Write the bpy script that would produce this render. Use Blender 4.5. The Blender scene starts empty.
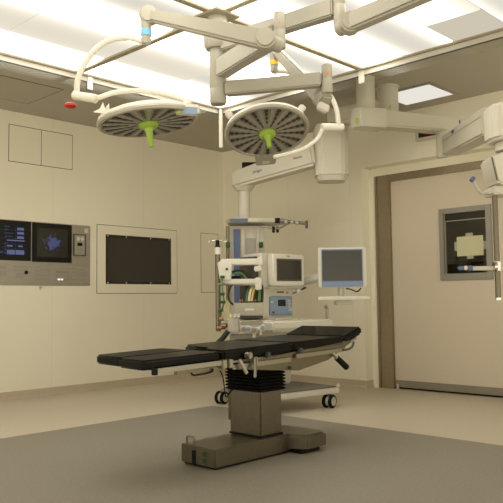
import bpy, bmesh, math, random
from mathutils import Vector, Matrix
random.seed(7)
S = bpy.context.scene
COL = S.collection
V = Vector
A = V((.695, -.719, 0)).normalized()      # right, seen from the doorway
B = V((.719, .695, 0)).normalized()       # away from the doorway
X, Y, Z = V((1, 0, 0)), V((0, 1, 0)), V((0, 0, 1))

# ------------------------------------------------------------------ materials
def nodes_of(m):
    m.use_nodes = True
    return m.node_tree.nodes, m.node_tree.links
def mat(name, col, rough=.5, metal=0., noise=0., scale=20., bump=0., spec=.5, emit=None, es=1., coat=0.):
    m = bpy.data.materials.new(name)
    n, l = nodes_of(m)
    b = n['Principled BSDF']
    b.inputs['Base Color'].default_value = (*col, 1)
    b.inputs['Roughness'].default_value = rough
    b.inputs['Metallic'].default_value = metal
    b.inputs['Specular IOR Level'].default_value = spec
    b.inputs['Coat Weight'].default_value = coat
    if emit:
        b.inputs['Emission Color'].default_value = (*emit, 1)
        b.inputs['Emission Strength'].default_value = es
    if noise or bump:
        g = n.new('ShaderNodeNewGeometry')
        t = n.new('ShaderNodeTexNoise'); t.inputs['Scale'].default_value = scale; t.inputs['Detail'].default_value = 4
        l.new(g.outputs['Position'], t.inputs['Vector'])
        if noise:
            r = n.new('ShaderNodeMapRange')
            r.inputs['From Min'].default_value = .3; r.inputs['From Max'].default_value = .7
            r.inputs['To Min'].default_value = 1 - noise; r.inputs['To Max'].default_value = 1 + noise
            l.new(t.outputs['Fac'], r.inputs['Value'])
            mx = n.new('ShaderNodeVectorMath'); mx.operation = 'SCALE'; mx.inputs[0].default_value = col
            l.new(r.outputs['Result'], mx.inputs['Scale']); l.new(mx.outputs['Vector'], b.inputs['Base Color'])
        if bump:
            bp = n.new('ShaderNodeBump'); bp.inputs['Strength'].default_value = bump; bp.inputs['Distance'].default_value = .002
            l.new(t.outputs['Fac'], bp.inputs['Height']); l.new(bp.outputs['Normal'], b.inputs['Normal'])
    return m

def wall_mat(name, col, axis, period, offset):
    m = mat(name, col, .55, noise=.015, scale=1.5, spec=.3)
    n, l = nodes_of(m); b = n['Principled BSDF']
    src = b.inputs['Base Color'].links[0].from_socket
    g = n.new('ShaderNodeNewGeometry'); s = n.new('ShaderNodeSeparateXYZ'); l.new(g.outputs['Position'], s.inputs[0])
    ad = n.new('ShaderNodeMath'); ad.operation = 'ADD'; ad.inputs[1].default_value = offset; l.new(s.outputs[axis], ad.inputs[0])
    pp = n.new('ShaderNodeMath'); pp.operation = 'PINGPONG'; pp.inputs[1].default_value = period / 2; l.new(ad.outputs[0], pp.inputs[0])
    lt = n.new('ShaderNodeMath'); lt.operation = 'LESS_THAN'; lt.inputs[1].default_value = .006; l.new(pp.outputs[0], lt.inputs[0])
    mu = n.new('ShaderNodeMath'); mu.operation = 'MULTIPLY'; mu.inputs[1].default_value = .07; l.new(lt.outputs[0], mu.inputs[0])
    mx = n.new('ShaderNodeMix'); mx.data_type = 'RGBA'; l.new(mu.outputs[0], mx.inputs['Factor']); l.new(src, mx.inputs['A'])
    mx.inputs['B'].default_value = (col[0]*.4, col[1]*.38, col[2]*.35, 1)
    l.new(mx.outputs['Result'], b.inputs['Base Color'])
    return m

def emit_mat(name, col, strength):
    m = bpy.data.materials.new(name); n, l = nodes_of(m); n.clear()
    o = n.new('ShaderNodeOutputMaterial'); e = n.new('ShaderNodeEmission')
    e.inputs['Color'].default_value = (*col, 1); e.inputs['Strength'].default_value = strength
    l.new(e.outputs[0], o.inputs[0]); return m

def diffuser_mat(name, col, lo, hi):
    """opal panel lit from behind by tubes that run along X: bright bands over the tubes"""
    m = bpy.data.materials.new(name); n, l = nodes_of(m); n.clear()
    o = n.new('ShaderNodeOutputMaterial'); e = n.new('ShaderNodeEmission'); e.inputs['Color'].default_value = (*col, 1)
    g = n.new('ShaderNodeNewGeometry'); s = n.new('ShaderNodeSeparateXYZ'); l.new(g.outputs['Position'], s.inputs[0])
    ad = n.new('ShaderNodeMath'); ad.operation = 'ADD'; ad.inputs[1].default_value = 2.17; l.new(s.outputs['Y'], ad.inputs[0])
    pp = n.new('ShaderNodeMath'); pp.operation = 'PINGPONG'; pp.inputs[1].default_value = .395; l.new(ad.outputs[0], pp.inputs[0])
    r = n.new('ShaderNodeMapRange')
    r.inputs['From Min'].default_value = .02; r.inputs['From Max'].default_value = .42
    r.inputs['To Min'].default_value = 1; r.inputs['To Max'].default_value = 0
    pw = n.new('ShaderNodeMath'); pw.operation = 'POWER'; pw.inputs[1].default_value = 3.2; l.new(r.outputs['Result'], pw.inputs[0])
    ma = n.new('ShaderNodeMath'); ma.operation = 'MULTIPLY_ADD'; ma.inputs[1].default_value = hi-lo; ma.inputs[2].default_value = lo; l.new(pw.outputs[0], ma.inputs[0])
    l.new(pp.outputs[0], r.inputs['Value']); l.new(ma.outputs[0], e.inputs['Strength'])
    l.new(e.outputs[0], o.inputs[0]); return m

def glass_mat(name, tint=(1, 1, 1), refl=1.0, ior=1.5):
    m = bpy.data.materials.new(name); n, l = nodes_of(m); n.clear()
    o = n.new('ShaderNodeOutputMaterial'); t = n.new('ShaderNodeBsdfTransparent'); t.inputs['Color'].default_value = (*tint, 1)
    gl = n.new('ShaderNodeBsdfGlossy'); gl.inputs['Roughness'].default_value = .03; gl.inputs['Color'].default_value = (refl, refl, refl, 1)
    f = n.new('ShaderNodeFresnel'); f.inputs['IOR'].default_value = ior
    mx = n.new('ShaderNodeMixShader'); g = n.new('ShaderNodeNewGeometry'); iv = n.new('ShaderNodeMath'); iv.operation = 'SUBTRACT'; iv.inputs[0].default_value = 1; l.new(g.outputs['Backfacing'], iv.inputs[1])
    mu = n.new('ShaderNodeMath'); mu.operation = 'MULTIPLY'; l.new(f.outputs[0], mu.inputs[0]); l.new(iv.outputs[0], mu.inputs[1])
    l.new(mu.outputs[0], mx.inputs[0]); l.new(t.outputs[0], mx.inputs[1]); l.new(gl.outputs[0], mx.inputs[2])
    l.new(mx.outputs[0], o.inputs[0]); return m

WARM = (1.0, .94, .81)
M = dict(
    wall_left=wall_mat('wall_left', (.845, .80, .665), 'X', 1.2, .10),
    wall_right=wall_mat('wall_right', (.845, .80, .665), 'Y', .92, .21),
    wall=mat('wall_plain', (.845, .80, .665), .55, noise=.015, scale=1.5, spec=.3),
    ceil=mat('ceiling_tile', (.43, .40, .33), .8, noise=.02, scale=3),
    floor_b=mat('floor_beige_vinyl', (.60, .535, .43), .42, noise=.05, scale=60, spec=.35),
    floor_g=mat('floor_grey_vinyl', (.265, .245, .20), .45, noise=.10, scale=55, spec=.35),
    seam=mat('floor_seam', (.40, .35, .26), .5),
    base=mat('baseboard_vinyl', (.52, .445, .335), .45, noise=.03, scale=30),
    dark_line=mat('dark_joint', (.06, .045, .025), .7),
    hatch=mat('hatch_board', (.835, .79, .655), .55, noise=.01, scale=2, spec=.3),
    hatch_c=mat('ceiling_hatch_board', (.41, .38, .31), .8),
    steel=mat('brushed_steel', (.175, .155, .115), .32, .85, noise=.06, scale=45),
    jamb=mat('brushed_jamb_steel', (.33, .275, .19), .4, .75, noise=.06, scale=30),
    alum=mat('satin_aluminium', (.40, .375, .31), .42, .6, noise=.03, scale=30),
    profile=mat('canopy_profile', (.40, .35, .26), .45, .4),
    chrome=mat('chrome', (.75, .72, .65), .15, 1.0),
    rail=mat('stainless_rail', (.30, .275, .215), .3, .7),
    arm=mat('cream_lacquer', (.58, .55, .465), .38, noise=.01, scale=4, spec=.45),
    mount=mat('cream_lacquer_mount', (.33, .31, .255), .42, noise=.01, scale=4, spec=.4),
    arm2=mat('cream_plastic', (.56, .53, .445), .45, noise=.01, scale=5),
    white=mat('white_plastic', (.64, .615, .54), .4, noise=.01, scale=8),
    grey=mat('grey_plastic', (.33, .31, .27), .5, noise=.03, scale=30),
    lightgrey=mat('light_grey_plastic', (.52, .49, .42), .5, noise=.02, scale=20),
    darkgrey=mat('dark_grey_plastic', (.07, .065, .055), .5, noise=.04, scale=30),
    pad=mat('black_upholstery', (.006, .0055, .0045), .33, noise=.12, scale=14, bump=.12, spec=.1),
    black=mat('black_rubber', (.007, .007, .0055), .6, noise=.1, scale=30, spec=.2),
    bellow=mat('black_bellows', (.003, .003, .0025), .8, noise=.1, scale=30, spec=.2),
    lens=mat('lamp_face', (.23, .21, .17), .28, noise=.03, scale=20, coat=.3),
    led=mat('led_lens_dark', (.035, .03, .025), .3),
    led_wedge=mat('lamp_face_wedge', (.27, .25, .205), .3),
    rim=mat('lamp_rim', (.36, .335, .28), .4, .3),
    green=mat('green_handle', (.30, .44, .06), .42, noise=.03, scale=30),
    sticker=mat('green_sticker', (.35, .55, .05), .5),
    dgreen=mat('dark_green_connector', (.015, .075, .022), .4),
    yellow=mat('yellow_band', (.85, .52, .03), .5),
    blueband=mat('blue_band', (.16, .42, .75), .5),
    blue=mat('pale_blue_panel', (.21, .29, .40), .45, noise=.03, scale=30),
    bluebezel=mat('blue_bezel', (.19, .26, .42), .4),
    bluestrip=mat('blue_strip', (.085, .125, .25), .45),
    bluelogo=mat('blue_print', (.05, .07, .40), .5),
    darkprint=mat('dark_print', (.10, .085, .06), .5),
    red=mat('red_knob', (.42, .02, .012), .4),
    orange=mat('orange_dot', (.75, .16, .05), .5),
    ledred=emit_mat('red_digits', (1.0, .03, .02), .30),
    scr=mat('screen_glass', (.030, .027, .020), .16, spec=.6),
    scr_d=mat('screen_glass_dark', (.010, .010, .008), .15, spec=.5),
    bezel_k=mat('black_bezel', (.006, .006, .005), .35, spec=.25), mat=mat('dark_grey_mat', (.16, .15, .125), .6), sock=mat('socket_grey', (.33, .31, .255), .5),
    scr_txt=emit_mat('screen_text', (.38, .43, .80), .30),
    scr_txt2=emit_mat('screen_text_dim', (.28, .32, .55), .16),
    paper=mat('yellow_paper', (.62, .60, .40), .8),
    tape=mat('paper_tape', (.42, .42, .30), .6),
    door=mat('door_leaf', (.68, .60, .485), .5, noise=.015, scale=2, spec=.3),
    wframe=mat('window_frame_grey', (.30, .285, .25), .45, .3),
    kick=mat('door_kick_strip', (.30, .275, .22), .42, .5),
    darkroom=mat('dim_room', (.50, .45, .31), .8),
    shelfdim=mat('dim_shelf', (.6, .54, .40), .7),
    hose_g=mat('green_hose', (.10, .22, .06), .5), hose_y=mat('yellow_hose', (.62, .50, .16), .5), hose_k=mat('black_hose', (.015, .015, .014), .5), hose_w=mat('pale_hose', (.66, .62, .5), .5),
    copper=mat('copper_fittings', (.36, .20, .10), .4, .6),
    glass=glass_mat('canopy_skirt_glass', (.97, .97, .95), .8, 1.4),
    pane=glass_mat('door_window_glass', (.75, .72, .62), .9, 1.5),
    canopy=diffuser_mat('lit_opal_diffuser', WARM, .74, 8.2),
    canopy_mid=diffuser_mat('lit_opal_diffuser_weak', (1.0, .92, .76), .80, 2.2),
    canopy_dim=emit_mat('lit_opal_diffuser_dim', (1.0, .90, .72), .62),
    lamp_panel=emit_mat('ceiling_lamp_diffuser', (1.0, .95, .86), .82),
)

def scan_mat():
    """ultrasound-like blue cloud on a dark screen (the screen gives off the light)"""
    m = bpy.data.materials.new('scan_image'); n, l = nodes_of(m); b = n['Principled BSDF']
    b.inputs['Base Color'].default_value = (.022, .021, .017, 1); b.inputs['Roughness'].default_value = .2
    tc = n.new('ShaderNodeTexCoord'); t = n.new('ShaderNodeTexNoise'); t.inputs['Scale'].default_value = 24; t.inputs['Detail'].default_value = 3
    l.new(tc.outputs['Object'], t.inputs['Vector'])
    ln = n.new('ShaderNodeVectorMath'); ln.operation = 'LENGTH'
    sc = n.new('ShaderNodeVectorMath'); sc.operation = 'MULTIPLY'; sc.inputs[1].default_value = (9.5, 0, 10.5)
    l.new(tc.outputs['Object'], sc.inputs[0]); l.new(sc.outputs['Vector'], ln.inputs[0])
    sb = n.new('ShaderNodeMath'); sb.operation = 'SUBTRACT'; l.new(t.outputs['Fac'], sb.inputs[0]); 
    ml = n.new('ShaderNodeMath'); ml.operation = 'MULTIPLY'; ml.inputs[1].default_value = .42; l.new(ln.outputs['Value'], ml.inputs[0]); l.new(ml.outputs[0], sb.inputs[1])
    r = n.new('ShaderNodeMapRange'); r.inputs['From Min'].default_value = .14; r.inputs['From Max'].default_value = .34; r.inputs['To Max'].default_value = .20
    l.new(sb.outputs[0], r.inputs['Value'])
    b.inputs['Emission Color'].default_value = (.20, .25, .80, 1); l.new(r.outputs['Result'], b.inputs['Emission Strength'])
    return m
M['scan'] = scan_mat()

# ------------------------------------------------------------------ mesh helpers
def frame(o, x, y, z):
    m = Matrix.Identity(4)
    for i, a in enumerate((V(x), V(y), V(z))):
        m[0][i], m[1][i], m[2][i] = a
    m[0][3], m[1][3], m[2][3] = o
    return m

class MB:
    def __init__(s): s.bm = bmesh.new()
    def _merge(s, b2, bevel=0, seg=2):
        if bevel: bmesh.ops.bevel(b2, geom=b2.edges[:], offset=bevel, segments=seg, affect='EDGES', clamp_overlap=True)
        bmesh.ops.recalc_face_normals(b2, faces=b2.faces[:])
        me = bpy.data.meshes.new('tmp'); b2.to_mesh(me); b2.free(); s.bm.from_mesh(me); bpy.data.meshes.remove(me)
        return s
    def box(s, x0, x1, y0, y1, z0, z1, bevel=0, seg=2, fr=None):
        b = bmesh.new(); bmesh.ops.create_cube(b, size=1)
        bmesh.ops.scale(b, vec=(abs(x1-x0), abs(y1-y0), abs(z1-z0)), verts=b.verts)
        bmesh.ops.translate(b, vec=((x0+x1)/2, (y0+y1)/2, (z0+z1)/2), verts=b.verts)
        if bevel: bmesh.ops.bevel(b, geom=b.edges[:], offset=bevel, segments=seg, affect='EDGES', clamp_overlap=True)
        if fr is not None: bmesh.ops.transform(b, matrix=fr, verts=b.verts)
        return s._merge(b)
    def abox(s, c, d, bevel=0, seg=2, tilt=0):
        """box with its faces along A (right), B (away), Z"""
        ax, az = A.copy(), Z.copy()
        if tilt:
            ax = A*math.cos(tilt) + Z*math.sin(tilt); az = -A*math.sin(tilt) + Z*math.cos(tilt)
        return s.box(-d[0]/2, d[0]/2, -d[1]/2, d[1]/2, -d[2]/2, d[2]/2, bevel, seg, frame(V(c), ax, B, az))
    def cyl(s, p0, p1, r0, r1=None, n=24, bevel=0):
        p0, p1 = V(p0), V(p1); r1 = r0 if r1 is None else r1
        z = (p1-p0).normalized(); x = z.orthogonal().normalized(); y = z.cross(x)
        b = bmesh.new(); bmesh.ops.create_cone(b, cap_ends=True, segments=n, radius1=r0, radius2=r1, depth=(p1-p0).length)
        if bevel:
            ed = [e for e in b.edges if len(e.link_faces) == 2 and any(len(f.verts) > 4 for f in e.link_faces)]
            bmesh.ops.bevel(b, geom=ed, offset=bevel, segments=2, affect='EDGES', clamp_overlap=True)
        bmesh.ops.transform(b, matrix=frame((p0+p1)/2, x, y, z), verts=b.verts)
        return s._merge(b)
    def tube(s, pts, r, n=12, sub=6):
        P = [V(p) for p in pts]
        if len(P) > 2 and sub > 1:                        # Catmull-Rom
            Q = []
            for i in range(len(P)-1):
                a, b_, c, d = P[max(i-1, 0)], P[i], P[i+1], P[min(i+2, len(P)-1)]
                for k in range(sub):
                    t = k/sub
                    Q.append(.5*((2*b_) + (c-a)*t + (2*a-5*b_+4*c-d)*t*t + (3*b_-a-3*c+d)*t**3))
            P = Q + [P[-1]]
        rr = r if isinstance(r, (list, tuple)) else [r, r]
        b = bmesh.new(); rings = []; x = None
        for i, p in enumerate(P):
            t = (P[min(i+1, len(P)-1)] - P[max(i-1, 0)]).normalized()
            x = t.orthogonal().normalized() if x is None else (x - t*x.dot(t)).normalized()
            y = t.cross(x); rad = rr[0] + (rr[1]-rr[0])*i/(len(P)-1)
            rings.append([b.verts.new(p + rad*(math.cos(2*math.pi*k/n)*x + math.sin(2*math.pi*k/n)*y)) for k in range(n)])
        for a, c in zip(rings, rings[1:]):
            for k in range(n): b.faces.new((a[k], a[(k+1) % n], c[(k+1) % n], c[k]))
        b.faces.new(rings[0][::-1]); b.faces.new(rings[-1])
        return s._merge(b)
    def lathe(s, prof, fr, n=48, a0=0, a1=2*math.pi):
        b = bmesh.new(); full = abs(a1-a0-2*math.pi) < 1e-6
        m = n if full else n+1
        rings = []
        for r, h in prof:
            if r < 1e-6: rings.append([b.verts.new((0, 0, h))])
            else: rings.append([b.verts.new((r*math.cos(a0+(a1-a0)*k/n), r*math.sin(a0+(a1-a0)*k/n), h)) for k in range(m)])
        for p, q in zip(rings, rings[1:]):
            for k in range(n):
                k2 = (k+1) % m
                if len(p) == 1 and len(q) == 1: continue
                if len(p) == 1: b.faces.new((p[0], q[k], q[k2]))
                elif len(q) == 1: b.faces.new((p[k], p[k2], q[0]))
                else: b.faces.new((p[k], p[k2], q[k2], q[k]))
        bmesh.ops.transform(b, matrix=fr, verts=b.verts)
        return s._merge(b)
    def prism(s, pts, h0, h1, fr=None, bevel=0, seg=2):
        """polygon pts in local xy, from local z=h0 to h1"""
        b = bmesh.new(); lo = [b.verts.new((p[0], p[1], h0)) for p in pts]; hi = [b.verts.new((p[0], p[1], h1)) for p in pts]
        b.faces.new(lo[::-1]); b.faces.new(hi); n = len(pts)
        for k in range(n): b.faces.new((lo[k], lo[(k+1) % n], hi[(k+1) % n], hi[k]))
        if bevel: bmesh.ops.bevel(b, geom=b.edges[:], offset=bevel, segments=seg, affect='EDGES', clamp_overlap=True)
        if fr is not None: bmesh.ops.transform(b, matrix=fr, verts=b.verts)
        return s._merge(b)
    def beam(s, p0, p1, w0, h0, w1=None, h1=None, bevel=.01, seg=2):
        """tapered box girder from p0 to p1, w across, h in the upright direction"""
        p0, p1 = V(p0), V(p1); w1 = w0 if w1 is None else w1; h1 = h0 if h1 is None else h1
        t = (p1-p0).normalized(); y = Z.cross(t).normalized(); z = t.cross(y)
        b = bmesh.new(); q = []
        for p, w, h in ((p0, w0, h0), (p1, w1, h1)):
            q.append([b.verts.new(p + y*w/2*sy + z*h/2*sz) for sy, sz in ((-1, -1), (1, -1), (1, 1), (-1, 1))])
        b.faces.new(q[0][::-1]); b.faces.new(q[1])
        for k in range(4): b.faces.new((q[0][k], q[0][(k+1) % 4], q[1][(k+1) % 4], q[1][k]))
        if bevel: bmesh.ops.bevel(b, geom=b.edges[:], offset=bevel, segments=seg, affect='EDGES', clamp_overlap=True)
        return s._merge(b)
    def build(s, name, m, parent=None, smooth=True):
        vs = [v.co for v in s.bm.verts]
        c = V([(min(v[i] for v in vs)+max(v[i] for v in vs))/2 for i in range(3)])
        bmesh.ops.translate(s.bm, vec=-c, verts=s.bm.verts)
        me = bpy.data.meshes.new(name); s.bm.to_mesh(me); s.bm.free()
        for mm in (m if isinstance(m, (list, tuple)) else [m]): me.materials.append(mm)
        if smooth:
            me.polygons.foreach_set('use_smooth', [True]*len(me.polygons)); me.set_sharp_from_angle(angle=math.radians(38))
        return link(bpy.data.objects.new(name, me), c, parent)

WPOS = {}
def link(o, wpos, parent):
    COL.objects.link(o); WPOS[o.name] = V(wpos)
    if parent: o.parent = parent; o.location = V(wpos) - WPOS[parent.name]
    else: o.location = wpos
    return o
def tag(o, label=None, cat=None, group=None, kind=None):
    for k, v in (('label', label), ('category', cat), ('group', group), ('kind', kind)):
        if v: o[k] = v
    return o
def thing(name, loc, label, cat, group=None):
    return tag(link(bpy.data.objects.new(name, None), V(loc), None), label, cat, group)
def struct(name, mb, m, parent=None):
    o = mb.build(name, m, parent, smooth=False)
    if not parent: o['kind'] = 'structure'
    return o
def text(name, body, size, o, right, up, m, parent, depth=.001):
    """raised or printed lettering as a mesh"""
    cu = bpy.data.curves.new('lettering', 'FONT'); cu.body = body; cu.size = size; cu.extrude = depth; cu.align_x = 'CENTER'; cu.align_y = 'CENTER'
    t = bpy.data.objects.new('lettering', cu); COL.objects.link(t)
    bpy.context.view_layer.update()
    me = bpy.data.meshes.new_from_object(t.evaluated_get(bpy.context.evaluated_depsgraph_get()))
    bpy.data.objects.remove(t); bpy.data.curves.remove(cu)
    right, up = V(right).normalized(), V(up).normalized()
    me.transform(frame((0, 0, 0), right, up, right.cross(up)))
    me.materials.clear(); me.materials.append(m); me.name = name
    return link(bpy.data.objects.new(name, me), V(o), parent)

# ------------------------------------------------------------------ room shell
H = 2.92; X0, Y0 = -7.6, -7.6
DY0, DY1, DZ, DX = -2.212, -4.30, 2.40, .20       # door recess in the right wall
fb = MB(); b = fb.bm                                # floor: beige sheet with a grey field under the canopy, one welded surface
GX0, GX1, GY0, GY1 = -5.15, -1.92, -5.35, -1.845
xs = [X0, GX0, GX1, 0, .22]; ys = [Y0, GY0, GY1, 0]
for i in range(4):
    for j in range(3):
        vs = [b.verts.new((xs[a], ys[c], 0)) for a, c in ((i, j), (i+1, j), (i+1, j+1), (i, j+1))]
        f = b.faces.new(vs); f.material_index = 1 if (i == 1 and j == 1) else 0
bmesh.ops.remove_doubles(b, verts=b.verts, dist=1e-5)
fl = fb.build('floor', [M['floor_b'], M['floor_g']], smooth=False); fl['kind'] = 'structure'
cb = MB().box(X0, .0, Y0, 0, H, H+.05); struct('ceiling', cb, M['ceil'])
struct('wall_left', MB().box(X0, .25, 0, .12, -.02, H), M['wall_left'])
wr = MB().box(0, .35, DY0, 0, -.02, H).box(0, .35, DY1, DY0, DZ, H).box(0, .35, Y0, DY1, -.02, H)
wr.box(.156, .35, DY1, DY0, 2.3155, DZ-.0001).box(.1505, .35, -2.2775, DY0-.0001, 0, 2.3155)
struct('wall_right', wr, M['wall_right'])
def skirting(name, a, c, nrm):
    a, c, nrm = V(a), V(c), V(nrm)
    t = (c-a).normalized(); L = (c-a).length
    prof = [(0, 0), (.022, 0), (.010, .012), (.005, .03), (.005, .082), (0, .084)]
    return struct(name, MB().prism(prof, 0, L, frame(a, nrm, Z, t)), M['base'])
skirting('baseboard_left', (X0, 0, 0), (0, 0, 0), (0, -1, 0))
skirting('baseboard_right', (0, 0, 0), (0, DY0, 0), (-1, 0, 0))
skirting('baseboard_recess', (0, DY0, 0), (.125, DY0, 0), (0, -1, 0))

# sliding door in its recess
door = tag(link(bpy.data.objects.new('door_1', None), V((DX, -3.25, 0)), None), kind='structure')
door['label'] = 'wide beige sliding door with steel frame and small window'
MB().box(.155, .26, -2.455, -2.278, 0, 2.315, .004).box(.140, .156, -2.302, -2.278, 0, 2.31, .003).build('door_jamb', M['jamb'], door, False)
MB().box(.155, .26, DY1, -2.4552, 2.238, 2.315, .004).build('door_header', M['jamb'], door, False)
MB().box(.155, .26, DY1, -4.16, 0, 2.2375, .004).build('door_jamb', M['jamb'], door, False)
wy0, wy1, wz0, wz1 = -3.032, -3.600, 1.14, 1.877
iy0, iy1, iz0, iz1 = -3.082, -3.540, 1.208, 1.824
MB().box(.19, .235, -2.456, iy0, .02, 2.240).box(.19, .235, iy1, -4.159, .02, 2.240).box(.19, .235, iy1, iy0, .02, iz0).box(.19, .235, iy1, iy0, iz1, 2.240).build('door_leaf', M['door'], door, False)
MB().box(.205, .236, -4.159, -2.456, .001, .0195).build('light_leak_block', M['black'], door, False)  # added black strip that stops light leaking in under the door
MB().box(.178, .1895, -4.158, -2.458, .02, .094, .003).build('kick_strip', M['kick'], door)
wf = MB()
for a, c, d, e in ((wy1, iy1, wz0, wz1), (iy0, wy0, wz0, wz1), (iy1, iy0, wz0, iz0), (iy1, iy0, iz1, wz1)): wf.box(.172, .2, a, c, d, e, .003)
wfr = wf.build('window_frame', M['wframe'], door)
MB().box(.212, .216, iy1, iy0, iz0, iz1).build('window_pane', M['pane'], wfr, False)
MB().box(.222, .230, iy1, iy0, 1.752, iz1).build('window_blind', M['black'], wfr, False)
MB().box(.203, .211, iy0-.012, iy0-.004, iz0, 1.75).box(.203, .211, iy1, iy0, 1.745, 1.752).build('pane_bead', M['alum'], wfr, False)
MB().box(.17, .188, -2.502, -2.480, 0, .055, .003).build('floor_guide', M['white'], door)
# dim room seen through the door window
struct('trim_1', MB().box(.236, 1.3, -4.2, -4.19, .02, 2.3).box(.236, 1.3, -2.45, -2.44, .02, 2.3).box(1.3, 1.31, -4.2, -2.44, .02, 2.3).box(.236, 1.31, -4.2, -2.44, 2.3, 2.31).box(.236, 1.31, -4.2, -2.44, .0, .01), M['darkroom'])
struct('trim_2', MB().box(.9, 1.29, -4.1, -2.5, 1.36, 1.39).box(1.0, 1.29, -3.4, -3.1, 1.1, 1.36), M['shelfdim'])
# pale strip as a built-in highlight on the frame edge, with the recess reveal
struct('trim_3', MB().box(.125, .139, -2.277, -2.264, 0, 2.31, .002).box(.125, .15, -2.264, -2.213, 0, 2.31), M['wall'])

ps = thing('paper_sheet', (.165, -3.355, 1.48), 'yellow paper sheet taped over the small window in the door', 'paper')
MB().box(.2065, .2085, -3.497, -3.212, 1.382, 1.580).build('sheet', M['paper'], ps, False)
for (ya, yb, za, zb) in ((-3.39, -3.31, 1.578, 1.612), (-3.39, -3.32, 1.352, 1.384), (-3.213, -3.185, 1.44, 1.53), (-3.524, -3.496, 1.44, 1.52)):
    MB().box(.2055, .2075, ya, yb, za, zb).build('tape_strip', M['tape'], ps, False)

# ------------------------------------------------------------------ fittings in the left wall
def outline(mb, x0, x1, z0, z1, w=.006, y=-.0015):
    for a, c, d, e in ((x0-w, x0, z0-w, z1+w), (x1, x1+w, z0-w, z1+w), (x0, x1, z0-w, z0), (x0, x1, z1, z1+w)): mb.box(a, c, y, .002, d, e)
    return mb
h1 = thing('wall_hatch', (-2.64, 0, 2.4), 'flush double door hatch high on the left wall near the ceiling', 'hatch')
x0, xm, x1, z0, z1 = -3.0, -2.640, -2.270, 2.405, 2.778
om = outline(MB(), x0, x1, z0, z1); om.box(xm-.003, xm+.003, -.0015, .002, z0, z1); om.build('joint', M['dark_line'], h1, False)
MB().box(x0, xm-.003, -.003, .002, z0, z1, .0008).build('hatch_door', M['hatch'], h1, False)
MB().box(xm+.003, x1, -.003, .002, z0, z1, .0008).build('hatch_door', M['hatch'], h1, False)
h2 = thing('wall_hatch', (-.26, 0, 1.07), 'narrow upright flush hatch in the left wall near the room corner', 'hatch')
outline(MB(), -.395, -.10, 1.074, 1.823, .005).build('joint', M['dark_line'], h2, False)
MB().box(-.395, -.10, -.003, .002, 1.074, 1.823, .0008).build('hatch_door', M['hatch'], h2, False)

ws = thing('wall_screen', (-1.36, 0, 1.06), 'large dark screen set in a flush cream frame on the left wall', 'screen')
outline(MB(), -1.945, -.796, 1.062, 1.826, .006).build('joint', M['dark_line'], ws, False)
sx0, sx1, sz0, sz1 = -1.834, -.887, 1.166, 1.724
fm = MB()
for a, c, d, e in ((-1.945, sx0, 1.062, 1.826), (sx1, -.796, 1.062, 1.826), (sx0, sx1, 1.062, sz0), (sx0, sx1, sz1, 1.826)): fm.box(a, c, -.004, .002, d, e)
fm.build('surround', M['hatch'], ws, False)
MB().box(sx0, sx1, -.0025, .002, sz0, sz1).build('display_glass', M['scr_d'], ws, False)
MB().box(sx0+.022, sx1-.02, -.0032, .002, sz0+.028, sz1-.03).build('display_panel', M['scr'], ws, False)
for px in (sx0+.03, -1.55, -1.2, sx1-.03):
    for pz in (sz0+.015, sz1-.015): MB().cyl((px, -.001, pz), (px, -.006, pz), .008, n=10).build('clip', M['lightgrey'], ws)

cp = thing('control_panel', (-2.76, 0, 1.14), 'steel wall panel with two lit screens and sockets on left wall', 'control panel')
MB().box(-3.75, -2.040, -.012, .005, 1.142, 1.803, .004).build('face_plate', M['alum'], cp)
def bank(x0, x1, z0, z1, nm='screen'):
    return MB().box(x0, x1, -.020, -.0121, z0, z1, .003).build(nm, M['bezel_k'], cp)
s0 = bank(-3.50, -2.756, 1.392, 1.797); s1 = bank(-2.744, -2.277, 1.386, 1.795)
MB().box(-2.690, -2.325, -.0215, -.0201, 1.440, 1.745).build('image', M['scan'], s1, False)
def glow(x0, x1, z0, z1, m, par): return MB().box(x0, x1, -.0216, -.0201, z0, z1).build('readout', M[m], par, False)
tx = MB()
for r in range(9):                                        # text lines of the left screen
    z = 1.73 - r*.034
    for c0, c1 in ((-3.40, -3.27), (-3.22, -3.08), (-3.05, -2.95)):
        if random.random() < .75: tx.box(c0, c0+(c1-c0)*random.uniform(.4, 1), -.0216, -.0201, z, z+.009)
tx.build('readout', M['scr_txt2'], s0, False)
for z in (1.715, 1.672, 1.628): glow(-2.912, -2.838, z-.014, z+.012, 'scr_txt', s0)
glow(-3.02, -2.83, 1.588, 1.600, 'scr_txt', s0)
for z in (1.53,): glow(-3.02, -2.96, z, z+.016, 'scr_txt', s0); glow(-2.90, -2.85, z, z+.016, 'scr_txt', s0)
glow(-3.02, -2.935, 1.452, 1.498, 'scr_txt', s0); glow(-2.925, -2.832, 1.452, 1.498, 'scr_txt', s0); glow(-3.17, -3.06, 1.462, 1.484, 'scr_txt2', s0)
gr = MB()
for z in (1.695, 1.612, 1.555, 1.512): gr.box(-3.40, -2.82, -.0213, -.0201, z, z+.0025)
for x in (-3.23, -3.035, -2.93): gr.box(x, x+.003, -.0213, -.0201, 1.45, 1.74)
gr.build('grid_lines', M['scr_txt2'], s0, False)
ic = MB().box(-2.252, -2.108, -.018, -.0121, 1.475, 1.697, .003).build('intercom', M['alum'], cp)
fr_ = MB()
for a, c, d, e in ((-2.258, -2.246, 1.467, 1.703), (-2.114, -2.102, 1.467, 1.703), (-2.246, -2.114, 1.467, 1.477), (-2.246, -2.114, 1.693, 1.703)): fr_.box(a, c, -.022, -.0125, d, e)
fr_.build('frame', M['darkgrey'], ic)
MB().cyl((-2.202, -.018, 1.652), (-2.202, -.028, 1.652), .022).build('knob', M['white'], ic); MB().cyl((-2.152, -.018, 1.652), (-2.152, -.028, 1.652), .022).build('knob', M['white'], ic)
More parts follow.
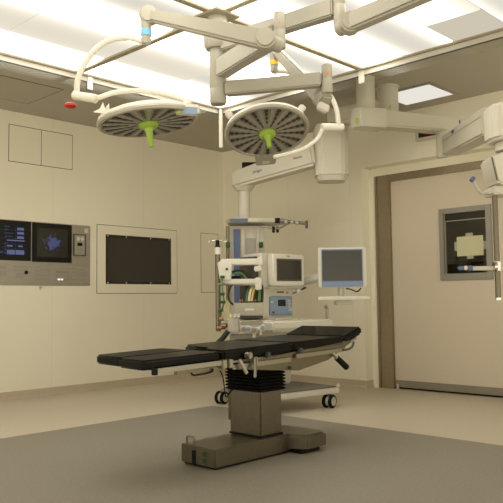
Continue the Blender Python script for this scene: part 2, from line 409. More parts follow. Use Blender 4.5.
MB().box(-2.208, -2.148, -.021, -.0181, 1.575, 1.608).build('button', M['black'], ic); MB().box(-2.218, -2.132, -.021, -.0181, 1.502, 1.552).build('speaker_grille', M['grey'], ic)
MB().box(-2.118, -2.072, -.015, -.0121, 1.722, 1.768).build('label_plate', M['white'], cp)
def socket(x0, x1, z0, z1, m='sock'): return MB().box(x0, x1, -.017, -.0121, z0, z1, .002).build('socket_plate', M[m], cp)
for z in (1.318, 1.285): socket(-2.94, -2.80, z, z+.022)
q = socket(-2.915, -2.835, 1.215, 1.268, 'grey'); MB().cyl((-2.805, -.012, 1.275), (-2.805, -.022, 1.275), .019).build('socket', M['black'], cp)
for x in (-2.70, -2.47, -2.27):
    for z in (1.318, 1.275, 1.235, 1.195):
        socket(x, x+.165, z, z+.026)
for k in range(5): MB().cyl((-2.455+k*.032, -.017, 1.288), (-2.455+k*.032, -.022, 1.288), .007, n=8).build('indicator', M['copper'], cp)
for k in range(2): MB().box(-2.445+k*.036, -2.418+k*.036, -.0185, -.0171, 1.199, 1.217).build('lit_button', emit_mat('lit_button', (1, 1, .95), 1.0), cp)
socket(-3.2, -3.02, 1.305, 1.335); socket(-3.2, -3.02, 1.235, 1.285)
MB().cyl((-2.64, -.005, 1.125), (-2.64, -.03, 1.125), .012).cyl((-2.64, -.02, 1.125), (-2.655, -.03, 1.095), .006).build('hook', M['arm2'], cp)

# clock on the right wall above the door
ck = thing('digital_clock', (-.03, -3.05, 2.57), 'wall clock with red digits above the door behind the arm', 'clock')
MB().box(-.06, -.001, -3.20, -2.925, 2.572, 2.685, .004).build('case', M['arm2'], ck)
MB().box(-.063, -.0601, -3.180, -2.966, 2.600, 2.660).build('display', M['scr_d'], ck, False)
text('digits', '14:38', .058, (-.0645, -3.09, 2.630), (0, -1, 0), (0, 0, 1), M['ledred'], ck)

# ------------------------------------------------------------------ ceiling items
def ceiling_light(x0, x1, y0, y1, label):
    t = thing('ceiling_light', ((x0+x1)/2, (y0+y1)/2, H), label, 'light')
    f = MB()
    for a, c, d, e in ((x0, x0+.03, y0, y1), (x1-.03, x1, y0, y1), (x0+.03, x1-.03, y0, y0+.03), (x0+.03, x1-.03, y1-.03, y1)): f.box(a, c, d, e, H-.012, H-.0005)
    f.build('frame', M['alum'], t, False)
    MB().box(x0+.03, x1-.03, y0+.03, y1-.03, H-.010, H-.001).build('diffuser', M['lamp_panel'], t, False)
ceiling_light(-.74, -.22, -3.50, -2.92, 'square lit ceiling lamp near the right wall beyond the canopy')
hc = thing('ceiling_hatch', (-3.2, -.68, H), 'flush square hatch in the ceiling above the left wall', 'hatch')
oc = MB()
for a, c, d, e in ((-3.60, -2.99, -.36, -.352), (-2.998, -2.99, -1.02, -.36), (-3.60, -2.998, -1.02, -1.012), (-3.60, -3.592, -1.012, -.36)): oc.box(a, c, d, e, H-.0025, H-.0002)
oc.build('joint', M['dark_line'], hc, False)
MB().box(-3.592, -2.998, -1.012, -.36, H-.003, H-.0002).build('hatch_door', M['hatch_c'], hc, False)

# luminous canopy
CX, CY, CZ, HALF = -3.46, -3.58, 2.75, 1.54
CX1, CX0, CY1, CY0 = -1.935, -1.935-3.08, -2.0, -2.0-3.16
can = thing('luminous_canopy', (CX, CY, CZ), 'large lit air-flow canopy ceiling with glass skirt above the operating table', 'light canopy')
f = MB()
for a, c, d, e in ((CX1-.005, CX1+.055, CY0-.05, CY1+.05), (CX0-.05, CX0+.01, CY0-.05, CY1+.05), (CX0, CX1, CY1-.005, CY1+.055), (CX0, CX1, CY0-.05, CY0+.01)): f.box(a, c, d, e, CZ-.012, H-.001, .004)
f.build('edge_profile', M['profile'], can, False)
MB().box(CX0, CX1, CY-.024, CY+.024, CZ-.016, CZ+.03, .003).build('cross_bar', M['profile'], can, False)
MB().box(CX-.024, CX+.024, CY0, CY-.0245, CZ-.016, CZ+.03, .003).box(CX-.024, CX+.024, CY+.0245, CY1, CZ-.016, CZ+.03, .003).build('cross_bar', M['profile'], can, False)
nx = 8; dx1 = (CX1-CX)/4; dx0 = (CX-CX0)/4; dy1 = (CY1-CY)/4; dy0 = (CY-CY0)/4
for i in range(-4, 4):
    for j in range(-4, 4):
        xa = CX + i*(dx0 if i < 0 else dx1); xb = xa + (dx0 if i < 0 else dx1)
        ya = CY + j*(dy0 if j < 0 else dy1); yb = ya + (dy0 if j < 0 else dy1)
        if i == 3 and j == -3: mm = 'canopy_dim'
        elif i == 2 and j == -3: mm = 'canopy_mid'
        elif j == 2 and i < 2: mm = 'canopy_mid'
        else: mm = 'canopy'
        MB().box(xa+.007, xb-.007, ya+.007, yb-.007, CZ, CZ+.01).build('diffuser_panel', M[mm], can, False)
MB().box(CX0, CX1, CY0, CY1, CZ+.012, CZ+.02).build('backing', M['profile'], can, False)
rl, lp = MB(), MB()
for a, c, d, e in ((CX1+.022, CX1+.034, CY0, CY1+.034), (CX0-.034, CX0-.022, CY0, CY1+.034), (CX0, CX1+.0215, CY1+.022, CY1+.034), (CX0, CX1+.0215, CY0-.034, CY0-.022)):
    rl.box(a, c, d, e, CZ-.050, CZ-.0125); lp.box(a-.002, c+.002, d-.002, e+.002, CZ-.056, CZ-.0501)
    MB().box(a+.003, c-.003, d+.003, e-.003, CZ-.115, CZ-.0561).build('glass_skirt', M['glass'], can, False)
rl.build('skirt_rail', M['lightgrey'], can, False); lp.build('skirt_lip', M['darkgrey'], can, False)
MB().box(-3.365, -3.318, CY1+.008, CY1+.0215, CZ-.115, CZ-.012, .003).build('skirt_bracket', M['white'], can)
MB().box(CX1+.008, CX1+.0215, CY-.02, CY+.03, CZ-.115, CZ-.012, .003).build('skirt_bracket', M['white'], can)
MB().box(CX1-.02, CX1+.008, CY1-.02, CY1+.008, CZ-.375, CZ-.012, .004).build('corner_post', M['white'], can)

# ------------------------------------------------------------------ surgical light mount with three arms
sm = thing('surgical_light_mount', (CX, CY, CZ), 'cream central ceiling mount carrying three jointed lamp arms', 'lamp mount')
MB().box(-.105, .105, -.105, .105, -.03, -.017, .004, fr=frame((CX, CY, CZ), X, Y, Z)).build('ceiling_plate', M['profile'], sm, False)
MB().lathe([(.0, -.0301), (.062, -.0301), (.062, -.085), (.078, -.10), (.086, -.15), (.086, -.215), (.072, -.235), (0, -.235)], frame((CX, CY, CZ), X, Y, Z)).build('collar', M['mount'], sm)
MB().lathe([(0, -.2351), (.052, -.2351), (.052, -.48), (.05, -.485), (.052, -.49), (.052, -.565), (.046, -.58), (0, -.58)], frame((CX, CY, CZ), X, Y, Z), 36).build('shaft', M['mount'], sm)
J1 = V((-3.651, -4.262, 2.383)); J2 = V((-3.387, -4.465, 2.547)); J3 = V((-3.137, -4.177, 2.265))
def hub(z): return V((CX, CY, z))
def farm(z, j, off, w, h):
    p = V((CX, CY, z)); q = V((j.x, j.y, z)); d = (q-p).normalized()
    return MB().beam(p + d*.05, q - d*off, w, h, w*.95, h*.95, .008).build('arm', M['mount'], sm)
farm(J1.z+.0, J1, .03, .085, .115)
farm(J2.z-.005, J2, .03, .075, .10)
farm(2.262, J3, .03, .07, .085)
print('J', J1, J2, J3)
def joint(j, z0, z1, r, nm='joint'):
    return MB().lathe([(0, z0), (r*.9, z0), (r, z0+.008), (r, (z0+z1)/2-.002), (r*.97, (z0+z1)/2), (r, (z0+z1)/2+.002), (r, z1-.008), (r*.9, z1), (0, z1)], frame((j.x, j.y, 0), X, Y, Z), 28).build(nm, M['mount'], sm)
ja = joint(J1, J1.z-.085, J1.z+.11, .032); MB().abox(J1 - B*.031 + Z*.045, (.006, .006, .014)).build('marking', M['orange'], ja)
jb = joint(J2, J2.z-.12, J2.z+.13, .034)
jc = joint(J3, J3.z-.085, J3.z+.085, .032); MB().cyl(J3 - B*.030 + Z*.02, J3 - B*.034 + Z*.02, .009, n=14).build('marking', M['orange'], jc)
# spring arms
E1 = V((-3.988, -3.572, 2.585)); K1 = V((-3.747, -4.244, 2.325))
MB().cyl(K1-B*.045, K1+B*.045, .055, bevel=.012, n=28).build('elbow', M['mount'], sm)
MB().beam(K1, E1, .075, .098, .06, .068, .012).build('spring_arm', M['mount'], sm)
MB().cyl(K1, V((J1.x, J1.y, K1.z-.01)), .04).build('knuckle', M['mount'], sm)
MB().cyl(E1-B*.038, E1+B*.038, .052, bevel=.01, n=28).build('elbow', M['mount'], sm)
P1a = V((-3.999, -3.559, 2.565)); P1b = V((-4.005, -3.538, 2.418))
P1b = V((P1a.x+.0, P1a.y, P1b.z))
po = MB().cyl((P1a.x, P1a.y, P1a.z), P1b, .032, .026, bevel=.004).build('drop_post', M['mount'], sm)
MB().cyl((P1a.x, P1a.y, P1b.z+.048), (P1a.x, P1a.y, P1b.z+.082), .0315, .0325).build('band', M['blueband'], po)
K2 = V((-3.408, -4.547, 2.421)); E2 = V((-3.461, -5.259, 2.444))
MB().cyl(K2-B*.045, K2+B*.045, .056, bevel=.012, n=28).build('elbow', M['mount'], sm)
MB().cyl(K2, V((J2.x, J2.y, K2.z)), .042).build('knuckle', M['mount'], sm)
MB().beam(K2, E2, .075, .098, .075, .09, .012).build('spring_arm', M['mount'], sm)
K3 = V((-3.095, -4.096, 2.176)); E3 = V((-3.001, -3.658, 2.602))
MB().beam(V((J3.x, J3.y, J3.z-.085)), K3-Z*.04+A*.0, .07, .06, .08, .06, .01).build('knuckle', M['mount'], sm)
MB().cyl(K3-B*.05, K3+B*.04, .05, bevel=.012, n=28).build('elbow', M['mount'], sm)
d3 = V((-3.123, -4.132, 2.102)); MB().abox(d3, (.075, .06, .05), .008, tilt=-.5).build('end_cap', M['lightgrey'], sm)
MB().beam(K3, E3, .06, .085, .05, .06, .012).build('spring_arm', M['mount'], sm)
P3a = V((-2.998, -3.633, 2.602)); P3b = V((-2.994, -3.623, 2.463)); P3b = V((P3a.x, P3a.y, P3b.z))
po = MB().cyl(P3a + Z*.02, P3b, .030, .024, bevel=.004).build('drop_post', M['mount'], sm)
MB().cyl((P3a.x, P3a.y, P3b.z+.050), (P3a.x, P3a.y, P3b.z+.078), .0285, .0295).build('band', M['yellow'], po)

# ------------------------------------------------------------------ the two lamp heads
def lamp(label, C, xa, na, R=.30, box_ang=0., hl=.12, n_rows=18, flap=False):
    C, xa, na = V(C), V(xa).normalized(), V(na).normalized(); xa = (xa - na*xa.dot(na)).normalized(); ya = na.cross(xa); F = frame(C, xa, ya, na)
    t = thing('surgical_lamp', C, label, 'surgical lamp', 'surgical lamps under the canopy')
    MB().lathe([(R-.022, .004), (R-.004, .012), (R-.012, .035), (R-.06, .055), (R*.55, .078), (R*.2, .085), (0, .085)], F, 64).build('housing', M['white'], t)
    MB().lathe([(R-.030, -.004), (R-.022, -.012), (R-.006, -.008), (R, .006), (R-.006, .018), (R-.022, .018), (R-.030, -.004)], F, 64).build('rim', M['rim'], t)
    ln = MB().lathe([(0, -.010), (R*.5, -.009), (R-.029, -.003), (R-.029, .003), (0, .003)], F, 64).build('lens', M['lens'], t)
    for k in range(n_rows):
        a = 2*math.pi*(k+.5)/n_rows; c, s = math.cos(a), math.sin(a)
        up = []
        for i, r in enumerate((.085, .128, .172, .216, .252)):         # one strip that swells at each lens
            if i == 0 and k % 2: continue
            w = (.008 + .0042*i)/2
            up += [(r-.013, .0015), (r-.010, w), (r+.010, w), (r+.013, .0015)]
        m = MB().prism(up + [(x, -y) for x, y in up[::-1]], -.0125, -.0065, F @ frame((0, 0, 0), (c, s, 0), (-s, c, 0), (0, 0, 1)))
        m.build('led_row', M['led'], ln)
        G = F @ frame((0, 0, 0), (math.cos(a+math.pi/n_rows), math.sin(a+math.pi/n_rows), 0), (-math.sin(a+math.pi/n_rows), math.cos(a+math.pi/n_rows), 0), (0, 0, 1))
        MB().prism([(.07, -.004), (.265, -.014), (.265, .014), (.07, .004)], -.0115, -.006, fr=G).build('lens_wedge', M['led_wedge'], ln, False)
    h = MB().lathe([(0, -.012), (.058, -.012), (.058, -.028), (.048, -.036), (.03, -.042), (.022, -.06), (.018, -hl), (.015, -hl-.03), (0, -hl-.032)], F, 32).build('handle', M['green'], t)
    if flap:
        bx, by = math.cos(box_ang), math.sin(box_ang)
    G = F @ frame((R*math.cos(box_ang), R*math.sin(box_ang), 0), (math.cos(box_ang), math.sin(box_ang), 0), (-math.sin(box_ang), math.cos(box_ang), 0), (0, 0, 1))
    return t, F, G

l1n = -A*math.sin(math.radians(7)) + Z*math.cos(math.radians(7)) + B*.02
l1x = A*math.cos(math.radians(7)) + Z*math.sin(math.radians(7))
L1, F1, G1 = lamp('left surgical lamp seen nearly edge-on, green handle hanging down, red-knobbed knuckle', (-3.876, -3.416, 2.018), l1x, l1n, box_ang=-.45)
cb_ = MB().abox((-3.809, -3.690, 2.050), (0.143, 0.060, 0.060), .010, tilt=-.09).build('control_box', M['white'], L1)
MB().abox((-3.863, -3.680, 2.043), (0.025, 0.004, 0.040), .001, tilt=-.09).build('sticker', M['sticker'], cb_)
MB().abox((-3.820, -3.724, 2.037), (0.085, 0.004, 0.040), .001, tilt=-.09).build('sticker', M['blue'], cb_)
t_ = MB().tube([(-4.010, -3.535, 2.438), (-4.054, -3.491, 2.458), (-4.108, -3.422, 2.460), (-4.160, -3.350, 2.428), (-4.199, -3.288, 2.363), (-4.226, -3.238, 2.276), (-4.230, -3.213, 2.210), (-4.227, -3.209, 2.147)], .0165, 14).build('yoke_tube', M['white'], L1)
kn = MB().cyl((-4.243, -3.193, 2.153), (-4.169, -3.324, 2.117), .026, bevel=.006).build('knuckle', M['white'], L1)
MB().lathe([(0, 0), (.018, 0), (.034, -.012), (.036, -.022), (.022, -.032), (0, -.036)], frame(V((-4.252, -3.180, 2.110)), X, Y, Z), 24).build('red_knob', M['red'], L1)
MB().tube([(-4.173, -3.321, 2.120), (-4.153, -3.341, 2.128), (-4.072, -3.343, 2.168), (-3.945, -3.334, 2.208), (-3.814, -3.356, 2.227), (-3.717, -3.427, 2.210), (-3.674, -3.524, 2.164), (-3.676, -3.563, 2.141)], .015, 14).build('yoke', M['white'], L1)
MB().cyl((-3.676, -3.564, 2.153), (-3.731, -3.545, 2.104), .022, bevel=.005).build('pivot', M['white'], L1)
fl_ = MB()
for k, (q0, q1, q2) in enumerate((((93,112),(103,105),(106,113)), ((99,109),(103,102),(106,110)), ((103,110),(108,103),(109,111)))):
    dd = 4.0+.012*k
    b = bmesh.new()
    pts = [[(-4.215, -3.354, 2.027), (-4.168, -3.392, 2.063), (-4.160, -3.410, 2.015)], [(-4.181, -3.363, 2.044), (-4.161, -3.373, 2.091), (-4.153, -3.390, 2.032)], [(-4.159, -3.370, 2.040), (-4.132, -3.389, 2.088), (-4.133, -3.396, 2.034)]][k]
    lo = [b.verts.new(V(p)) for p in pts]; hi = [b.verts.new(V(p)+B*.004) for p in pts]
    b.faces.new(lo); b.faces.new(hi[::-1])
    for i in range(3): b.faces.new((lo[i], hi[i], hi[(i+1) % 3], lo[(i+1) % 3]))
    fl_._merge(b)
fl_.build('tape_flag', M['white'], L1, False)

c26, s26 = math.cos(math.radians(22)), math.sin(math.radians(22))
l2n = Z*c26 + B*s26 - A*.10
L2, F2, G2 = lamp('right surgical lamp tilted to show its round face of dark radial rows', (-2.805, -3.383, 2.140), A + Z*.10, l2n, box_ang=1.62, hl=.10)
cb2 = MB().prism([(-.035, -.085), (.105, -.072), (.105, .072), (-.035, .085)], -.016, .03, G2, .006).build('control_box', M['rim'], L2)
MB().box(.045, .08, -.028, .028, -.0185, -.0155, .001, fr=G2).build('button_panel', M['lightgrey'], cb2)
t_ = MB().tube([(-2.992, -3.626, 2.470), (-2.945, -3.646, 2.482), (-2.864, -3.673, 2.481), (-2.732, -3.720, 2.451), (-2.627, -3.765, 2.394), (-2.571, -3.788, 2.330), (-2.548, -3.804, 2.248), (-2.537, -3.806, 2.151)], .016, 14).build('yoke_tube', M['white'], L2)
MB().cyl((-2.636, -3.731, 2.141), (-2.497, -3.818, 2.146), .026, bevel=.006).build('knuckle', M['white'], L2)
MB().tube([(-2.621, -3.745, 2.134), (-2.635, -3.729, 2.107), (-2.659, -3.713, 2.057), (-2.737, -3.669, 1.990), (-2.836, -3.620, 1.946), (-2.940, -3.567, 1.916)], .014, 14).build('yoke', M['white'], L2)
for sg in (0, 1):
    q = V([(-2.996, -3.199, 2.276), (-2.641, -3.569, 2.312)][sg])
    MB().abox(q + B*.05, (.05, .04, .055), .008, tilt=(.7, -.7)[sg]).build('clip', M['lightgrey'], L2)

# ------------------------------------------------------------------ ceiling pendants
def column(par, x, y, z0, r, fl, nm='ceiling_column'):
    c = MB().lathe([(0, z0), (r, z0), (r, H-.02), (r+fl, H-.018), (r+fl, H-.001), (0, H-.001)], frame((x, y, 0), X, Y, Z), 36).build(nm, M['arm'], par)
    return c
# pendant with the supply head (rear)
p2 = thing('medical_pendant', (-1.08, -3.34, H), 'rear ceiling pendant, its logo-printed arm leading left to the supply head', 'pendant', None)
PX, PY = -.888, -3.141
column(p2, PX, PY, 2.625, .098, .012)
MB().abox(V((PX, PY, 2.71)) - B*.0985, (.022, .004, .03), .001).build('sticker', M['sticker'], p2)
HB = V((-0.987, -2.550, 2.407))
MB().beam((PX, PY, 2.715), (HB.x, HB.y, 2.715), .17, .165, .17, .165, .02).build('arm', M['arm'], p2)
prof = [(-.16, -.10), (-.10, -.15), (.10, -.15), (.16, -.09), (.16, .12), (.10, .16), (-.10, .16), (-.16, .12)]
hz0, hz1 = 2.108, 2.640
hb = MB().prism(prof, hz0+.02, hz1, frame((HB.x, HB.y, 0), A, B, Z), .02, 3)
hb.prism([(q[0]*.86, q[1]*.86) for q in prof], hz0-.012, hz0+.03, frame((HB.x+.0, HB.y, 0), A, B, Z), .012)
hb.build('hub', M['arm2'], p2)
S0 = V((-1.119, -2.481, 2.359)); S1 = V((-1.269, -1.516, 2.202))
MB().beam(S0, S1, .17, .235, .17, .165, .025, 3).build('lift_arm', M['arm2'], p2)
dirS = (S0-S1).normalized(); upS = (Z - dirS*Z.dot(dirS)).normalized(); nrm = dirS.cross(upS)
def on_arm(k, dz, off=.0865): return S1 + (S0-S1)*k + upS*dz + nrm*off
text('lettering', 'Dräger', .040, on_arm(.345, -.002), dirS, upS, M['bluelogo'], p2)
text('lettering', 'Movita', .036, on_arm(.83, .0), dirS, upS, M['darkprint'], p2)
MB().cyl((-1.210, -1.573, 2.159), (-1.207, -1.570, 2.097), .125, .085, bevel=.008).build('collar', M['arm2'], p2)
ct = V((-1.206, -1.573, 2.118)); MB().cyl((ct.x, ct.y, ct.z), (ct.x, ct.y, 1.80), .062).build('drop_column', M['arm2'], p2)
MB().abox((-1.157, -1.619, 2.354), (0.167, 0.100, 0.073), .005).build('cable_box', M['black'], p2)

# supply head hanging on it
sh = thing('supply_head', (ct.x, ct.y, 1.80), 'pendant supply head with a blue strip and white top shelf behind the anaesthetic machine', 'supply unit')
b_ = MB()
pl = [(-1.423, -1.527, 1.741), (-1.230, -1.373, 1.799), (-0.842, -1.632, 1.821), (-0.894, -1.929, 1.718), (-1.048, -1.982, 1.678), (-1.374, -1.791, 1.702), (-1.498, -1.662, 1.704)]
zt = 1.775
b_.prism([(p[0], p[1]) for p in pl], zt-.03, zt+.012, None, .008)
top = b_.build('top_shelf', M['arm2'], sh)
qa, qb = V(pl[6]), V(pl[5])
MB().beam((qa.x, qa.y, zt-.012), (qb.x, qb.y, zt-.012), .02, .030, bevel=.004).build('edge_strip', M['bluestrip'], top)
hx = MB().abox((-1.143, -1.547, 1.189), (0.359, 0.300, 1.071), .012).build('column_body', M['lightgrey'], sh)
MB().abox((-1.327, -1.585, 1.176), (0.066, 0.020, 1.027), .004).build('blue_strip', M['bluestrip'], hx)
MB().abox((-1.283, -1.631, 1.175), (0.041, 0.020, 1.027), .003).build('rib', M['alum'], hx)
MB().abox((-1.225, -1.683, 1.128), (0.097, 0.012, 0.936), .003).build('service_panel', M['sock'], hx)
MB().abox((-1.175, -1.742, 1.173), (0.025, 0.020, 1.027), .003).build('rib', M['alum'], hx)
MB().cyl((-1.444, -1.575, 1.715), (-1.413, -1.533, 0.969), .017).build('side_rail', M['steel'], sh)
for q in ((-1.463, -1.594, 1.520), (-1.203, -1.806, 1.520)):
    q = V(q); g = MB().cyl(q-Z*.03, q+Z*.03, .022, bevel=.006).cyl(q, q-B*.05-Z*.012, .016).build('gas_connector', M['dgreen'], sh)
q0, q1 = V((-1.249, -2.069, 1.742)), V((-1.123, -2.339, 1.699))
ra = MB().cyl(q0, q1, .016).build('equipment_rail', M['steel'], sh)
MB().cyl(q0 - A*.02, q0 + A*.03, .026).build('end_knob', M['black'], ra)
MB().beam(V((-1.124, -2.341, 1.728)), V((-1.121, -2.336, 1.651)) + A*.001, .025, .03, bevel=.003).build('end_stop', M['darkgrey'], ra)
for px in ((-1.217, -2.158, 1.722), (-1.191, -2.213, 1.717), (-1.172, -2.260, 1.707)): MB().abox(px, (.03, .05, .035), .005).build('clamp', M['grey'], ra)
MB().tube([(-1.190, -1.838, 1.706), (-1.171, -1.998, 1.674), (-1.179, -2.137, 1.707), (-1.189, -2.186, 1.717)], .012, 10).build('rail_arm', M['grey'], sh)
for dx in (-.02, .02):
    q = V((-1.181, -1.986, 1.664)) + A*dx; MB().cyl(q+Z*.03, q-Z*.03, .014).build('hook', M['black'], sh)

# pendant reaching right (front)
p1 = thing('medical_pendant', (-1.25, -3.17, H), 'front ceiling pendant, its jointed arm leading right to the support pole', 'pendant')
QX, QY = -1.262, -3.155
column(p1, QX, QY, 2.62, .082, .002)
bs = V((QX, QY, 2.552)); be = V((-0.372, -3.608, 2.579)); be.z = 2.545
db = (be-bs).normalized(); nb = Z.cross(db).normalized()
MB().prism([(-.13, -.03), (-.10, -.09), (.16, -.10), (.16, .10), (-.10, .09), (-.13, .05)], 2.462, 2.632, frame((QX, QY, 0), db, nb, Z), .008).build('arm_root', M['arm'], p1)
MB().beam(bs + db*.12, be, .17, .15, .15, .135, .014).build('arm', M['arm'], p1)
MB().abox((-1.412, -3.158, 2.504), (.022, .006, .045), .001).build('sticker', M['sticker'], p1)
MB().abox((-0.478, -3.641, 2.564), (0.014, 0.010, 0.046), .001).build('marking', M['bluestrip'], p1)
jn = V((-0.533, -3.529, 2.449))
MB().cyl((jn.x, jn.y, 2.49), (jn.x, jn.y, 2.41), .085, .075, bevel=.008).build('neck', M['arm2'], p1)
g0 = V((-0.598, -3.611, 2.342)); g1 = V((-1.842, -4.599, 2.161))
ge = V((-0.600, -3.522, 2.338)); MB().cyl(ge-Z*.095, ge+Z*.10, .052, bevel=.012, n=32).beam(ge, g0, .08, .15, .10, .17, .01).build('elbow', M['arm2'], p1)
MB().beam(g0 , g1, .15, .185, .17, .19, .014).build('lift_arm', M['arm2'], p1)
dg = (g1-g0).normalized(); ug = (Z-dg*Z.dot(dg)).normalized(); sg_ = Z.cross(dg).normalized()
side = sg_ if sg_.dot(-A) > 0 else -sg_
MB().beam(g0 + side*.078 + ug*.035, g1 + side*.087 + ug*.035, .003, .005, bevel=0).build('groove', M['grey'], p1, False)
text('lettering', 'Dräger', .042, g0 + (g1-g0)*.33 + side*.082 + ug*.062, dg, ug, M['bluelogo'], p1)
hc_ = V((-1.881, -4.740, 2.101))
MB().prism([(-.165, -.06), (-.12, -.13), (.14, -.13), (.14, .13), (-.12, .13), (-.165, .08)], hc_.z-.115, hc_.z+.125, frame((hc_.x, hc_.y, 0), A, B, Z), .018, 3).build('hub', M['arm2'], p1)
pz = V((-1.881, -4.717, 1.869))
MB().cyl((pz.x, pz.y, hc_.z-.12), (pz.x, pz.y, pz.z+.06), .092).build('drop_column', M['arm2'], p1)
z_a, z_b = V((-1.905, -4.695, 1.896)).z, V((-1.896, -4.683, 1.691)).z
MB().prism([(-.165, z_a-.022), (-.06, z_a+.012), (.2, z_a+.012), (.2, z_b), (-.115, z_b), (-.135, z_b+.025)], -.12, .12, frame((pz.x, pz.y, 0), A, Z, -B), .014, 3).build('brake_box', M['arm2'], p1)
MB().prism([(-.166, z_a-.03), (-.158, z_a-.026), (-.128, z_b+.024), (-.136, z_b+.022)], .1205, .1225, frame((pz.x, pz.y, 0), A, Z, -B)).build('handle_seam', M['darkgrey'], p1, False)
MB().abox((-1.880, -4.668, 1.662), (0.213, 0.200, 0.055), .01).build('pole_holder', M['arm2'], p1)
tp = V((-1.963, -4.641, 1.669)); tz = V((-1.931, -4.603, 0.948)).z
pole = MB().cyl((tp.x, tp.y, tp.z), (tp.x, tp.y, tz), .0175).build('pole', M['steel'], p1)
MB().cyl((tp.x, tp.y, tz+.012), (tp.x, tp.y, tz-.004), .0205).build('end_ring', M['chrome'], pole)
MB().tube([(-1.949, -4.596, 1.656), (-1.996, -4.576, 1.650), (-2.019, -4.567, 1.659), (-2.049, -4.555, 1.697), (-2.067, -4.541, 1.743)], .010, 10, 4).build('handle', M['lightgrey'], p1)
MB().cyl((-2.069, -4.552, 1.732), (-2.084, -4.538, 1.748), .020, bevel=.004).build('handle_tip', M['bluestrip'], p1)
hl_ = MB().abox((-1.996, -4.613, 1.153), (0.275, 0.020, 0.027), .003).build('cross_rail', M['lightgrey'], p1)
MB().cyl((-2.004, -4.635, 1.162), (-1.990, -4.649, 1.162), .03).cyl((tp.x, tp.y, V((-1.941, -4.617, 1.195)).z), (tp.x, tp.y, V((-1.939, -4.613, 1.136)).z), .028).build('clamp', M['chrome'], p1)
MB().abox((-2.143, -4.476, 1.155), (0.036, 0.025, 0.025), .004).build('grip', M['bluestrip'], hl_); MB().abox((-2.121, -4.498, 1.156), (0.024, 0.026, 0.027), .004).build('grip_band', M['white'], hl_); MB().abox((-2.101, -4.519, 1.155), (0.033, 0.028, 0.033), .004).build('grip', M['bluestrip'], hl_)

# ------------------------------------------------------------------ operating table
ot = thing('operating_table', (-3.3, -3.55, 0), 'black padded operating table on a steel pedestal standing on the grey floor', 'operating table')
bp = MB().box(-3.637, -2.98, -3.715, -3.42, .014, .118, .004).build('base_plate', M['steel'], ot)
MB().box(-3.622, -3.0, -3.70, -3.435, .002, .0139).build('base_skirt', M['black'], bp, False)
foot = [(-3.02, -3.712), (-2.955, -3.835), (-2.775, -3.835), (-2.745, -3.80), (-2.745, -3.33), (-2.775, -3.30), (-2.955, -3.30), (-3.02, -3.423)]
ft = MB().prism(foot, .030, .106, None, .006).build('foot', M['steel'], ot)
MB().box(-2.98, -2.80, -3.80, -3.335, .002, .029).build('foot_roller', M['black'], ft, False)
MB().prism([(x*.0+(-2.88)+(x+2.88)*.9, -3.567+(y+3.567)*.92) for x, y in foot], .106, .116, None, .003).build('foot_cover', M['steel'], ft)
MB().box(-3.642, -3.6371, -3.548, -3.522, .015, .092).build('slot', M['black'], bp, False)
for z in (.043, .080): MB().box(-3.6395, -3.6371, -3.641, -3.612, z-.011, z+.014).build('label_plate', M['dgreen'], bp, False)
MB().tube([(-3.617, -3.452, .117), (-3.619, -3.452, .150), (-3.619, -3.460, .162), (-3.619, -3.510, .162), (-3.619, -3.518, .150), (-3.617, -3.518, .117)], .007, 10, 4).build('lift_handle', M['rail'], bp)
MB().box(-3.215, -3.02, -3.675, -3.405, .128, .394, .005).build('column', M['steel'], ot)
MB().box(-3.218, -3.017, -3.680, -3.400, .1181, .1279).build('column_seal', M['black'], ot, False)
MB().box(-3.2149, -3.03, -3.4049, -3.388, .20, .392, .002).build('column_cover', M['steel'], ot)
bl = MB()
nf = 9; zb0, zb1 = .3945, .575
prof = []
for k in range(nf):
    za = zb0 + (zb1-zb0)*k/nf; zc = zb0 + (zb1-zb0)*(k+1)/nf; zm = (za+zc)/2
    x0_, x1_, y0_, y1_ = -3.235, -3.0, -3.695, -3.385
    b = bmesh.new(); ring = []
    for g, z in ((.014, za), (0, zm-.003), (0, zm+.003), (.014, zc)):
        ring.append([b.verts.new((xx, yy, z)) for xx, yy in ((x0_+g, y0_+g), (x1_-g, y0_+g), (x1_-g, y1_-g), (x0_+g, y1_-g))])
    for p_, q_ in zip(ring, ring[1:]):
        for i in range(4): b.faces.new((p_[i], p_[(i+1) % 4], q_[(i+1) % 4], q_[i]))
    b.faces.new(ring[0][::-1]); b.faces.new(ring[-1]); bl._merge(b)
bl.build('bellows', M['bellow'], ot, False)
YN, YF = -3.81, -3.265
def tz_(x): return .664 + (x+4.20)*.0235               # the top slopes up a little towards the head
def slab(pts, t0, t1, bev=.014, seg=3):
    """padded slab: outline pts (x,y), thickness from top-t1 to top-t0, following the slope"""
    m = MB(); b = bmesh.new()
    lo = [b.verts.new((x, y, tz_(x)-t1)) for x, y in pts]; hi = [b.verts.new((x, y, tz_(x)-t0)) for x, y in pts]; n = len(pts)
    b.faces.new(lo[::-1]); b.faces.new(hi)
    for k in range(n): b.faces.new((lo[k], lo[(k+1) % n], hi[(k+1) % n], hi[k]))
    if bev: bmesh.ops.bevel(b, geom=b.edges[:], offset=bev, segments=seg, affect='EDGES', clamp_overlap=True)
    return m._merge(b)
ym = -3.545
slab([(-4.17, ym-.004), (-4.19, ym-.02), (-4.215, YN+.02), (-4.20, YN), (-3.69, YN), (-3.66, YN+.03), (-3.66, ym-.004)], 0, .052).build('leg_pad', M['pad'], ot)
slab([(-4.12, YF), (-4.14, YF-.02), (-4.165, ym+.02), (-4.155, ym+.004), (-3.66, ym+.004), (-3.66, YF-.03), (-3.69, YF)], 0, .050).build('leg_pad', M['pad'], ot)
seat = [(-3.655, YN), (-3.655, ym-.10), (-3.56, ym-.07), (-3.53, ym), (-3.55, ym+.07), (-3.54, ym+.12), (-3.47, YF), (-3.06, YF), (-3.06, YN)]
slab(seat, -.007, .058).build('seat_pad', M['pad'], ot)
